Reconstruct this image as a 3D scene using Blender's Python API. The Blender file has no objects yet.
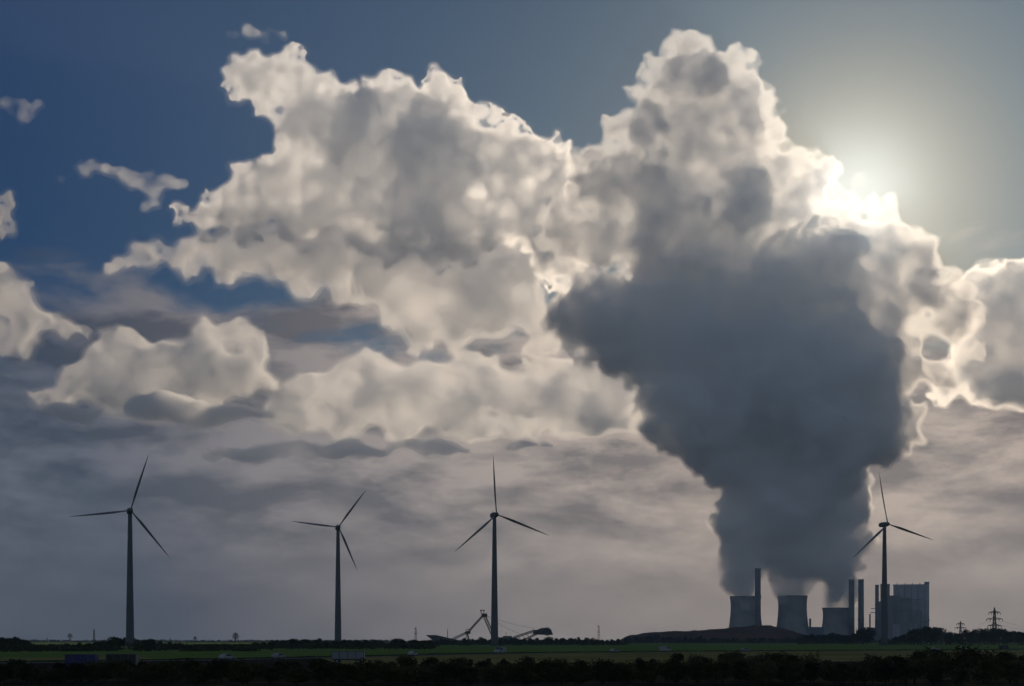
import bpy, bmesh, math, random
import numpy as np
from mathutils import Vector, Matrix, noise
random.seed(7)
R = math.radians
S = bpy.context.scene
C = S.collection

# ------------------------------------------------------------------ camera
F = 1400.0            # focal length in pixels of a 1024 px wide frame
H = 5.0               # camera height
HOR = 640.0
cam = bpy.data.cameras.new('camera')
cam.lens = 36 * F / 1024
cam.sensor_width = 36
cam.shift_y = (HOR - 343) / 1024
cam.clip_start = 0.5
cam.clip_end = 60000
camo = bpy.data.objects.new('camera', cam)
camo.location = (0, 0, H)
camo.rotation_euler = (R(90), 0, 0)
C.objects.link(camo)
S.camera = camo

# ------------------------------------------------------------------ light
SUN_AZ = math.atan((858 - 512) / F)            # to the right of +Y
SUN_EL = math.atan((HOR - 190) / math.hypot(F, 858 - 512))
sun_dir = Vector((math.sin(SUN_AZ) * math.cos(SUN_EL), math.cos(SUN_AZ) * math.cos(SUN_EL), math.sin(SUN_EL)))
sl = bpy.data.lights.new('sun', 'SUN')
sl.energy = 3.0
sl.angle = R(0.5)
sl.color = (1, 0.91, 0.78)
so = bpy.data.objects.new('sun', sl)
so.rotation_euler = (-sun_dir).to_track_quat('-Z', 'Y').to_euler()
so.location = (0, 0, 3000)
C.objects.link(so)

S.view_settings.view_transform = 'Standard'
S.view_settings.look = 'None'
S.view_settings.exposure = -0.42
S.view_settings.gamma = 1
S.render.engine = 'CYCLES'
cy = S.cycles
cy.max_bounces = 50
cy.diffuse_bounces = 2
cy.glossy_bounces = 2
cy.transmission_bounces = 2
cy.volume_bounces = 48
cy.transparent_max_bounces = 96
cy.use_denoising = True
cy.sample_clamp_indirect = 6
cy.use_adaptive_sampling = True
cy.adaptive_threshold = 0.02
cy.volume_max_steps = 256

# ------------------------------------------------------------------ node helper
class NT:
    def __init__(s, tree):
        s.t = tree; s.n = tree.nodes; s.l = tree.links
    def node(s, typ, **kw):
        n = s.n.new(typ)
        for k, v in kw.items(): setattr(n, k, v)
        return n
    def put(s, sock, v):
        if isinstance(v, bpy.types.NodeSocket): s.l.new(v, sock)
        else: sock.default_value = v
    def math(s, op, a, b=None, c=None, clamp=False):
        n = s.node('ShaderNodeMath', operation=op, use_clamp=clamp)
        s.put(n.inputs[0], a)
        if b is not None: s.put(n.inputs[1], b)
        if c is not None: s.put(n.inputs[2], c)
        return n.outputs[0]
    def mapr(s, v, a, b, c=0., d=1., smooth=True):
        n = s.node('ShaderNodeMapRange', interpolation_type='SMOOTHSTEP' if smooth else 'LINEAR')
        for i, x in enumerate((v, a, b, c, d)): s.put(n.inputs[i], x)
        return n.outputs[0]
    def noise(s, vec, scale, detail=4, rough=.5, dist=0.):
        n = s.node('ShaderNodeTexNoise')
        s.put(n.inputs['Vector'], vec)
        n.inputs['Scale'].default_value = scale; n.inputs['Detail'].default_value = detail
        n.inputs['Roughness'].default_value = rough; n.inputs['Distortion'].default_value = dist
        return n.outputs['Fac']
    def mix(s, f, a, b, typ='MIX'):
        n = s.node('ShaderNodeMix', data_type='RGBA', blend_type=typ)
        s.put(n.inputs[0], f); s.put(n.inputs[6], a); s.put(n.inputs[7], b)
        return n.outputs[2]
    def comb(s, x, y, z):
        n = s.node('ShaderNodeCombineXYZ')
        for i, v in enumerate((x, y, z)): s.put(n.inputs[i], v)
        return n.outputs[0]

# ------------------------------------------------------------------ world
W = bpy.data.worlds.new('World'); S.world = W; W.use_nodes = True
w = NT(W.node_tree); w.n.clear()
out = w.node('ShaderNodeOutputWorld'); bg = w.node('ShaderNodeBackground')
w.l.new(bg.outputs[0], out.inputs[0])
sky = w.node('ShaderNodeTexSky', sky_type='NISHITA')
sky.sun_disc = False
sky.sun_elevation = SUN_EL
sky.sun_rotation = SUN_AZ
sky.altitude = 0; sky.air_density = 1.0; sky.dust_density = 0.7; sky.ozone_density = 2.0
tc = w.node('ShaderNodeTexCoord')
sep = w.node('ShaderNodeSeparateXYZ'); w.l.new(tc.outputs['Generated'], sep.inputs[0])
az = w.math('ARCTAN2', sep.outputs[0], sep.outputs[1])
el = w.math('ARCSINE', sep.outputs[2])
dot = w.node('ShaderNodeVectorMath', operation='DOT_PRODUCT')
w.l.new(tc.outputs['Generated'], dot.inputs[0]); dot.inputs[1].default_value = sun_dir
ang = w.math('ARCCOSINE', w.math('MINIMUM', dot.outputs['Value'], 0.99999))      # angle from the sun
# deepen the blue away from the sun
tint = w.mix(w.mapr(ang, 0.0, 0.58, smooth=False), (0.22, 0.27, 0.29, 1), (0.006, 0.095, 0.27, 1))
tint = w.mix(w.mapr(ang, 0.0, 0.14), (0.29, 0.26, 0.18, 1), tint)  # warm sun glow painted into the sky colour
tint = w.mix(w.mapr(ang, 0.75, 1.5), tint, (1.25, 1.08, 0.98, 1))  # unseen sky behind the camera brightened to light plume and cloud fronts
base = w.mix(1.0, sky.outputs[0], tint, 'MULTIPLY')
# distant stratus deck near the horizon, broken above
cv = w.comb(w.math('MULTIPLY', az, 1.0), w.math('MULTIPLY', el, 2.6), 0.0)
n1 = w.noise(cv, 6.5, 8, .58, .3)
cv2 = w.comb(w.math('MULTIPLY', az, 1.0), w.math('MULTIPLY', el, 2.8), 3.7)
n2 = w.noise(cv2, 8.0, 9, .60, .15)
cv3 = w.comb(w.math('MULTIPLY', az, 1.0), w.math('MULTIPLY', w.math('ADD', el, .014), 2.8), 3.7)
n3 = w.noise(cv3, 8.0, 9, .60, .15)
thr = w.math('ADD', w.mapr(el, 0.12, 0.29, 0.16, 0.62, False), w.mapr(el, 0.27, 0.36, 0.0, 0.3, False))
cover = w.mapr(w.math('SUBTRACT', n1, thr), -0.03, 0.14)
lum = w.mapr(ang, 0.10, 0.56, 1.0, 0.0, False)
dk = w.mix(lum, (0.42, 0.58, 1.05, 1), (3.8, 3.4, 3.2, 1))
lt = w.mix(lum, (1.35, 1.6, 2.4, 1), (9.2, 8.1, 7.3, 1))
soft = w.mapr(el, 0.03, 0.15, 0.12, 1.25, False)
rel = w.math('ADD', w.math('MULTIPLY', w.math('SUBTRACT', n2, 0.5), 3.2), w.math('MULTIPLY', w.math('SUBTRACT', n2, n3), 3.5))  # painted relief: lit tops and dark bases in the deck colour
sh = w.math('ADD', w.mapr(el, 0.0, 0.17, 0.36, 0.52, False), w.math('MULTIPLY', rel, soft), clamp=True)
ccol = w.mix(sh, dk, lt)
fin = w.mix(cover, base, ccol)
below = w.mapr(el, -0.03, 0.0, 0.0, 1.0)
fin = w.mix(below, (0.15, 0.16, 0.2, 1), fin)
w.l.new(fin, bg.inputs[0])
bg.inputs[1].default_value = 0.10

# ------------------------------------------------------------------ materials
def mat(name, col, rough=.8, spec=.2, var=0.0, scale=1.0, detail=4, metal=0., col2=None, lo=.35, hi=.65):
    m = bpy.data.materials.new(name); m.use_nodes = True
    t = NT(m.node_tree); b = t.n['Principled BSDF']
    b.inputs['Roughness'].default_value = rough
    b.inputs['Specular IOR Level'].default_value = spec
    b.inputs['Metallic'].default_value = metal
    c = (*col, 1)
    if var or col2:
        tcn = t.node('ShaderNodeTexCoord')
        f = t.mapr(t.noise(tcn.outputs['Object'], scale, detail, .6), lo, hi)
        c2 = (*col2, 1) if col2 else tuple(min(1, x * (1 + var)) for x in col) + (1,)
        c1 = c if col2 else tuple(x * (1 - var) for x in col) + (1,)
        t.put(b.inputs['Base Color'], t.mix(f, c1, c2))
    else:
        b.inputs['Base Color'].default_value = c
    return m
M = {}
M['soil'] = mat('soil', (.035, .030, .022), 1, 0, .4, .05)
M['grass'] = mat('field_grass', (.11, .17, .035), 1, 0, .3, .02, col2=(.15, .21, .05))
M['straw'] = mat('stubble', (.17, .15, .05), 1, 0, .3, .03, col2=(.24, .21, .075))
M['asphalt'] = mat('asphalt', (.05, .05, .05), .85, .2, .2, .5)
M['paint'] = mat('road_paint', (.7, .7, .68), .6)
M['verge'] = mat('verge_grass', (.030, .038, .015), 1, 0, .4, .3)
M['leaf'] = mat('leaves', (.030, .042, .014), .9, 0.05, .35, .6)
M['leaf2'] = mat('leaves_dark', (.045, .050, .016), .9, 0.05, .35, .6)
M['bark'] = mat('bark', (.06, .045, .03), .9, .1, .3, 2)
M['heap'] = mat('spoil_earth', (.13, .075, .055), 1, 0, .3, .02, 6, col2=(.085, .055, .045))
M['concrete'] = mat('concrete', (.30, .29, .28), .9, .1, .15, .03, 5)
M['concrete_dark'] = mat('concrete_dark', (.18, .18, .18), .9, .1, .15, .03, 5)
M['clad'] = mat('metal_cladding', (.15, .17, .20), .6, .2, .1, .03)
M['panel'] = mat('pale_wall_panels', (.30, .33, .38), .6, .2, .1, .03)
M['clad_dark'] = mat('metal_cladding_dark', (.14, .16, .19), .5, .3, .1, .03)
M['steel'] = mat('painted_steel', (.10, .095, .09), .7, .2, .25, .2)
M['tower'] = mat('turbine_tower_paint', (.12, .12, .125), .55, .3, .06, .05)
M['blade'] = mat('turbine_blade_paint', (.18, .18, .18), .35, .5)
M['red'] = mat('red_band_paint', (.45, .04, .03), .6)
M['white'] = mat('white_paint', (.32, .32, .32), .4, .4)
M['blue'] = mat('blue_paint', (.02, .03, .14), .4, .4)
M['black'] = mat('dark_paint', (.03, .03, .035), .4, .4)
M['silver'] = mat('silver_paint', (.25, .26, .27), .35, .5, metal=.4)
M['tyre'] = mat('tyre_rubber', (.02, .02, .02), .9)
M['glass'] = mat('window_glass', (.03, .035, .04), .08, .6)
M['wire'] = mat('cable', (.07, .07, .07), .6)
M['lamp'] = mat('lamp_lens', (.8, .78, .7), .1, .6)

# ------------------------------------------------------------------ mesh helpers
class MB:
    def __init__(s): s.v = []; s.f = []
    def add(s, vs, fs):
        o = len(s.v); s.v += [tuple(v) for v in vs]; s.f += [tuple(i + o for i in f) for f in fs]; return s
    def box(s, x0, x1, y0, y1, z0, z1, taper=0):
        t = taper
        return s.add([(x0, y0, z0), (x1, y0, z0), (x1, y1, z0), (x0, y1, z0), (x0 + t, y0 + t, z1), (x1 - t, y0 + t, z1), (x1 - t, y1 - t, z1), (x0 + t, y1 - t, z1)],
                     [(0, 3, 2, 1), (4, 5, 6, 7), (0, 1, 5, 4), (1, 2, 6, 5), (2, 3, 7, 6), (3, 0, 4, 7)])
    def tube(s, a, b, r0, r1=None, n=6):
        a = Vector(a); b = Vector(b); r1 = r0 if r1 is None else r1
        q = (b - a).to_track_quat('Z', 'Y'); vs = []
        for p, r in ((a, r0), (b, r1)):
            for i in range(n):
                t = 2 * math.pi * i / n
                vs.append(p + q @ Vector((math.cos(t) * r, math.sin(t) * r, 0)))
        return s.add(vs, [(i, (i + 1) % n, n + (i + 1) % n, n + i) for i in range(n)] + [tuple(reversed(range(n))), tuple(range(n, 2 * n))])
    def lathe(s, prof, n=48, cap=True):
        vs = [(r * math.cos(2 * math.pi * i / n), r * math.sin(2 * math.pi * i / n), z) for r, z in prof for i in range(n)]
        fs = []
        for k in range(len(prof) - 1):
            for i in range(n):
                j = (i + 1) % n
                fs.append((k * n + i, k * n + j, (k + 1) * n + j, (k + 1) * n + i))
        if cap:
            fs.append(tuple(reversed(range(n)))); fs.append(tuple(range((len(prof) - 1) * n, len(prof) * n)))
        return s.add(vs, fs)
    def prism(s, poly, y0, y1):      # poly in x,z
        n = len(poly)
        return s.add([(x, y0, z) for x, z in poly] + [(x, y1, z) for x, z in poly],
                     [tuple(range(n)), tuple(reversed(range(n, 2 * n)))] + [(i, i + n, (i + 1) % n + n, (i + 1) % n) for i in range(n)])
    def blob(s, c, r, sub=1, jit=.2, sq=(1, 1, 1)):
        bm = bmesh.new(); bmesh.ops.create_icosphere(bm, subdivisions=sub, radius=1)
        c = Vector(c)
        vs = [c + Vector((v.co.x * sq[0], v.co.y * sq[1], v.co.z * sq[2])) * r * (1 + random.uniform(-jit, jit)) for v in bm.verts]
        fs = [tuple(v.index for v in f.verts) for f in bm.faces]; bm.free()
        return s.add(vs, fs)
    def mesh(s, name, m, smooth=False):
        me = bpy.data.meshes.new(name); me.from_pydata(s.v, [], s.f)
        me.materials.append(m)
        bm = bmesh.new(); bm.from_mesh(me); bmesh.ops.recalc_face_normals(bm, faces=bm.faces); bm.to_mesh(me); bm.free()
        if smooth: me.shade_smooth()
        return me
    def build(s, name, m, parent=None, smooth=False):
        o = bpy.data.objects.new(name, s.mesh(name, m, smooth)); C.objects.link(o)
        if parent: o.parent = parent
        return o
def tag(o, label=None, cat=None, group=None, kind=None):
    if label: o['label'] = label
    if cat: o['category'] = cat
    if group: o['group'] = group
    if kind: o['kind'] = kind
    return o
def empty(name, loc, rz=0):
    o = bpy.data.objects.new(name, None); o.location = loc; o.rotation_euler = (0, 0, rz)
    o.empty_display_size = 1
    C.objects.link(o); return o
def copy_tree(o, kids, parent=None):
    c = o.copy(); C.objects.link(c); c.parent = parent
    for ch in kids.get(o.name, []): copy_tree(ch, kids, c)
    return c
def kidmap(o):
    d = {o.name: list(o.children)}
    for ch in o.children: d.update(kidmap(ch))
    return d
def P(px, py, D): return Vector(((px - 512) / F * D, D, H + (HOR - py) / F * D))
def G(px, D, z=0): return Vector(((px - 512) / F * D, D, z))
def m(D): return D / F        # metres per pixel at distance D

# ------------------------------------------------------------------ ground
def gz(x, y):
    return 0.0
gb = MB(); N = 60; E = 8000
gb.add([(-E, -2000, 0), (E, -2000, 0), (E, E, 0), (-E, E, 0)], [(0, 1, 2, 3)])
tag(gb.build('ground', M['soil']), kind='structure')
# road centre line (x, y) from left-near to right-far
RD = [(-420, 60), (-260, 190), (-170, 258), (-111, 304), (-70, 360), (-40, 425), (-3, 515), (60, 590), (104, 622), (170, 662), (232, 700), (330, 755), (600, 860), (1500, 1150)]
def road_pt(t):
    t = max(0, min(len(RD) - 1.001, t)); i = int(t); f = t - i
    p = [Vector(RD[max(0, min(len(RD) - 1, i + k))]) for k in (-1, 0, 1, 2)]
    return 0.5 * ((2 * p[1]) + (-p[0] + p[2]) * f + (2 * p[0] - 5 * p[1] + 4 * p[2] - p[3]) * f * f + (-p[0] + 3 * p[1] - 3 * p[2] + p[3]) * f ** 3)
path = [road_pt(i / 10) for i in range((len(RD) - 1) * 10)]
def norm_at(i):
    a = path[max(0, i - 1)]; b = path[min(len(path) - 1, i + 1)]; d = (b - a).normalized(); return Vector((-d.y, d.x))
def strip(o0, o1, z0, z1=None, i0=0, i1=None):
    i1 = i1 or len(path); z1 = z0 if z1 is None else z1; vs = []; fs = []
    for k, i in enumerate(range(i0, i1)):
        n = norm_at(i); a = path[i] + n * o0; b = path[i] + n * o1
        vs += [(a.x, a.y, z0), (b.x, b.y, z1)]
        if k: fs.append((2 * k - 2, 2 * k, 2 * k + 1, 2 * k - 1))
    return vs, fs
r = MB(); r.add(*strip(-4, 4, .012)); tag(r.build('road', M['asphalt']), kind='structure')
r = MB()
for o in (-3.6, 3.45): r.add(*strip(o, o + .15, .016))
for i in range(0, len(path) - 1, 2): r.add(*strip(-.06, .06, .016, i0=i, i1=i + 2))
tag(r.build('road_marking', M['paint']), kind='structure')
# far (green) field beyond the road, near (stubble) field in front of it
def field(name, mt, far_side):
    b = MB(); vs = []; fs = []
    i0 = 30 if far_side else 44
    for k, i in enumerate(range(i0, len(path))):
        n = norm_at(i)
        if far_side: a = path[i] + n * 9; c = Vector((a.x * 1.0 if False else a.x * 2600 / a.y, 2600))
        else:
            a = path[i] - n * 6; c = Vector((a.x * .55 + 10, max(150, a.y * .52)))
        vs += [(a.x, a.y, .006), (c.x, c.y, .006)]
        if k: fs.append((2 * k - 2, 2 * k, 2 * k + 1, 2 * k - 1))
    b.add(vs, fs); return b.build(name, mt)
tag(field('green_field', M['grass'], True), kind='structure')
tag(field('stubble_field', M['straw'], False), kind='structure')
b = MB()
def gp(px, py): d = H * F / (py - HOR); return ((px - 512) / F * d, d, .009)
b.add([gp(-20, 661.5), gp(66, 661.5), gp(150, 661), gp(158, 659.5), gp(140, 656.5), gp(66, 657), gp(-20, 658)], [(0, 1, 2, 3, 4, 5, 6)])
tag(b.build('straw_field', M['straw']), kind='structure')
# grassy bank along the far and near edge of the road
bk = MB()
vs = []; fs = []
rng = random.Random(3)
for k, i in enumerate(range(0, len(path))):
    n = norm_at(i); hh = .38 + .2 * noise.noise(Vector((i * .9, 0, 0)))
    for off, z in ((5, 0.0), (6.2, hh), (7.5, hh * .9), (9.5, 0.0)):
        a = path[i] + n * off; vs.append((a.x, a.y, z + .001))
    if k:
        for q in range(3): fs.append((4 * k - 4 + q, 4 * k + q, 4 * k + q + 1, 4 * k - 3 + q))
bk.add(vs, fs)
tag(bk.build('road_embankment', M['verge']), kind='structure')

# spoil heap (brown earth hill) in front of the cooling towers
def ridge(name, mt, prof, D, depth, seed=0, nz=1.0):
    nx = 140; ny = 14; vs = []; fs = []
    x0, x1 = prof[0][0], prof[-1][0]
    for j in range(ny + 1):
        fy = j / ny; sh = math.sin(fy * math.pi) ** .75
        for i in range(nx + 1):
            px = x0 + (x1 - x0) * i / nx
            top = np.interp(px, [p[0] for p in prof], [p[1] for p in prof])
            hgt = max(0, H + (HOR - top) / F * D)
            y = D - depth / 2 + depth * fy; x = (px - 512) / F * D
            nn = noise.fractal(Vector((x * .02 + seed, y * .02, seed)), 1, 2, 5)
            z = hgt * sh * (1 + .13 * nn * nz) + (1.6 * nn * nz * sh) - .3
            if j in (0, ny) or i in (0, nx): z = -.3
            vs.append((x, y, z))
    for j in range(ny):
        for i in range(nx):
            a = j * (nx + 1) + i; fs.append((a, a + 1, a + nx + 2, a + nx + 1))
    b = MB(); b.add(vs, fs); return b.build(name, mt)
tag(ridge('spoil_heap', M['heap'], [(620, 641), (628, 635), (650, 633.5), (668, 631), (690, 631.5), (700, 629.5), (716, 629), (730, 628), (752, 626), (772, 627), (790, 630), (805, 634), (822, 640)], 2300, 260, 1), kind='structure')

# ------------------------------------------------------------------ vegetation
def make_plant(name, h, w_, nclump, leafm, seed, conical=False, spread=1.0):
    random.seed(seed)
    root = empty(name, (0, 0, 0))
    tb = MB(); th = h * .35
    tb.tube((0, 0, -.2), (0, 0, th), h * .03, h * .022, 7); tb.tube((0, 0, th), (random.uniform(-.05, .05) * h, 0, h * .8), h * .022, h * .006, 6)
    for k in range(6):
        a = random.uniform(0, 6.28); z = random.uniform(.25, .6) * h
        tb.tube((0, 0, z), (math.cos(a) * w_ * .35, math.sin(a) * w_ * .35, z + h * .2), h * .012, h * .004, 5)
    tb.build('trunk', M['bark'], root)
    cb = MB(); lobes = []
    for k in range(7):
        a = random.uniform(0, 6.28); rr = random.uniform(.0, .3) * w_; z = random.uniform(.32, .82) * h
        if conical: rr *= max(.1, 1.1 - z / h)
        lobes.append((math.cos(a) * rr, math.sin(a) * rr, z, random.uniform(.16, .27) * w_ * (1.25 - .5 * z / h if conical else 1)))
    for k in range(nclump):
        lx, ly, lz, lr = random.choice(lobes)
        d = Vector((random.gauss(0, 1), random.gauss(0, 1), random.gauss(0, 1))).normalized() * lr * random.uniform(.5, 1.15)
        c = Vector((lx, ly, lz)) + d; s_ = random.uniform(.03, .065) * h
        if c.z < .1 * h: c.z = .1 * h
        # leaf clump: a few crossed small quads
        for q in range(4):
            u = Vector((random.gauss(0, 1), random.gauss(0, 1), random.gauss(0, 1))).normalized()
            v = u.orthogonal().normalized(); cc = c + Vector((random.uniform(-1, 1), random.uniform(-1, 1), random.uniform(-1, 1))) * s_ * .7
            cb.add([cc + u * s_ * .7, cc + v * s_ * .45, cc - u * s_ * .7, cc - v * s_ * .45], [(0, 1, 2, 3)])
    me = bpy.data.meshes.new('crown'); me.from_pydata(cb.v, [], cb.f); me.materials.append(leafm)
    cr = bpy.data.objects.new('crown', me); C.objects.link(cr); cr.parent = root
    return root
class Kind:
    def __init__(s, root): s.root = root; s.k = kidmap(root); s.used = False
    def place(s, x, y, z=0, sc=1., sx=None, rz=0, label=None, cat=None, group=None):
        o = s.root if not s.used else copy_tree(s.root, s.k)
        s.used = True
        o.location = (x, y, z); o.rotation_euler = (0, 0, rz)
        o.scale = (sx or sc, sx or sc, sc)
        tag(o, label, cat, group); return o
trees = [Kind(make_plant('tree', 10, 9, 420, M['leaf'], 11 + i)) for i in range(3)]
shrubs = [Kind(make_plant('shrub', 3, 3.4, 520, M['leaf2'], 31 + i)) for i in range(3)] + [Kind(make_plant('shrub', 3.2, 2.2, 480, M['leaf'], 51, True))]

rng = random.Random(5); under = []
def treeline(x0, x1, step, topf, D0, D1, label, group, wid=1.0):
    px = x0
    while px < x1:
        D = rng.uniform(D0, D1); top = topf(px) + rng.uniform(-1.4, 1.8)
        h = H + (HOR - top) / F * D
        if h > 2:
            rng.choice(trees).place((px - 512) / F * D, D, 0, h / 9.6, h / 9.6 * rng.uniform(.95, 1.5) * wid, rng.uniform(0, 6.28), label, 'tree', group)
            under.append(((px - 512) / F * D, D - 6, max(2.6, h * .6)))
        px += step * rng.uniform(.7, 1.3)
ip = lambda pts: (lambda px: float(np.interp(px, [p[0] for p in pts], [p[1] for p in pts])))
treeline(-12, 30, 4.5, ip([(-10, 637.5), (24, 637.5), (27, 643)]), 600, 700, 'dark tree in the dense clump at the left edge', 'clump of trees at the left edge')
TL = ip([(28, 645), (60, 644), (82, 643), (100, 640), (122, 637), (136, 637.5), (160, 641), (185, 644.5), (220, 644.5), (260, 642.5)])
for x0_, x1_, d0_, d1_ in ((28, 120, 600, 760), (120, 142, 1010, 1080), (142, 260, 620, 780)):
    treeline(x0_, x1_, 4.4, TL, d0_, d1_, 'dark tree in the treeline around the foot of the leftmost turbine', 'treeline at the left turbine')
treeline(262, 432, 3.8, ip([(262, 641), (300, 639.5), (330, 639), (350, 639), (382, 641), (386, 643), (392, 639.5), (400, 639), (425, 639), (432, 641)]), 760, 950, 'dark tree in the treeline around the second turbine from the left', 'treeline at the second turbine')
treeline(433, 622, 3.8, ip([(433, 641), (440, 639), (470, 638.5), (520, 638), (560, 637.5), (600, 638), (622, 640)]), 1250, 1500, 'dark tree in the low treeline along the mining excavator', 'treeline at the excavator')
treeline(626, 812, 5.0, ip([(626, 637), (660, 636), (700, 637), (740, 637.5), (812, 637.5)]), 2090, 2150, 'small dark tree along the foot of the brown heap', 'trees at the foot of the brown heap')
treeline(800, 868, 4.2, ip([(800, 636), (830, 633), (852, 634), (858, 629), (866, 626.5), (873, 631), (876, 637)]), 1500, 1800, 'tree between the brown heap and the foot of the right turbine', 'trees by the chimneys')
treeline(884, 1036, 4.2, ip([(884, 638), (900, 636), (912, 632), (922, 626), (929, 623), (935, 627), (945, 630), (952, 633), (965, 629), (985, 630), (1000, 629), (1012, 631), (1036, 631)]), 1250, 1600, 'dark tree in the treeline right of the power station', 'treeline at the right edge')
ub = MB(); r2 = random.Random(19)
for x, y, hh in under:
    for k in range(46):
        c = Vector((x + r2.gauss(0, 3.2), y + r2.gauss(0, 2), r2.uniform(.1, 1) ** 1.3 * hh)); s_ = r2.uniform(.5, 1.1)
        for q in range(2):
            u = Vector((r2.gauss(0, 1), r2.gauss(0, 1), r2.gauss(0, 1))).normalized(); v = u.orthogonal().normalized()
            ub.add([c + u * s_, c + v * s_ * .7, c - u * s_, c - v * s_ * .7], [(0, 1, 2, 3)])
me = bpy.data.meshes.new('undergrowth'); me.from_pydata(ub.v, [], ub.f); me.materials.append(M['leaf2'])
uo = bpy.data.objects.new('undergrowth', me); C.objects.link(uo); tag(uo, kind='stuff')
# far woods on the horizon: one mass
wb = MB(); r2 = random.Random(9)
for i in range(5200):
    x = r2.uniform(-1500, 1500); y = r2.uniform(2700, 3000); hh = 4.5 + 2.2 * noise.noise(Vector((x * .012, 0, 0)))
    c = Vector((x, y, r2.uniform(.3, 1) * hh)); s_ = r2.uniform(1.2, 2.6)
    for q in range(2):
        u = Vector((r2.gauss(0, 1), r2.gauss(0, 1), r2.gauss(0, 1))).normalized(); v = u.orthogonal().normalized()
        wb.add([c + u * s_, c + v * s_ * .7, c - u * s_, c - v * s_ * .7], [(0, 1, 2, 3)])
me = bpy.data.meshes.new('far_woods'); me.from_pydata(wb.v, [], wb.f); me.materials.append(M['leaf'])
fw_ = bpy.data.objects.new('far_woods', me); C.objects.link(fw_); tag(fw_, kind='stuff')

# near thicket of shrubs along the bottom of the view
tops = ip([(-10, 664), (60, 665), (110, 664), (170, 662), (240, 661), (330, 662), (400, 661), (414, 656), (424, 661), (440, 659), (500, 660), (560, 660), (600, 660), (620, 659), (650, 662), (676, 656), (700, 656), (716, 658), (726, 653), (760, 654), (790, 654), (820, 656), (838, 660), (846, 665), (856, 659), (880, 655), (920, 652), (960, 649), (1000, 651), (1036, 650)])
nsh = 0
for D, lift in ((168, 0), (190, 1.2), (215, 0), (250, 1.5)):
    half = 530 / F * D; x = -half
    while x < half:
        px = x / D * F + 512; top = tops(px) + lift + rng.uniform(-4, 6)
        h = H - (top - HOR) / F * D
        if D < 180: h *= rng.uniform(.7, 1)
        if h > .5:
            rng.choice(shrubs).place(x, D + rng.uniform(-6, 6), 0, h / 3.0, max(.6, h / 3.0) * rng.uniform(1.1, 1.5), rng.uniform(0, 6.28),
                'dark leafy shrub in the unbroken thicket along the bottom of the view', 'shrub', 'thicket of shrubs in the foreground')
            nsh += 1
        x += rng.uniform(1.9, 3.1) * (1.15 if D > 200 else 1)
for D in (156, 161):
    x = -62
    while x < 62:
        rng.choice(shrubs).place(x, D, 0, rng.uniform(.6, .95), 1.3, rng.uniform(0, 6.28), 'dark leafy shrub in the unbroken thicket along the bottom of the view', 'shrub', 'thicket of shrubs in the foreground')
        x += rng.uniform(2.2, 3.2); nsh += 1
print('shrubs', nsh)

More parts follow.
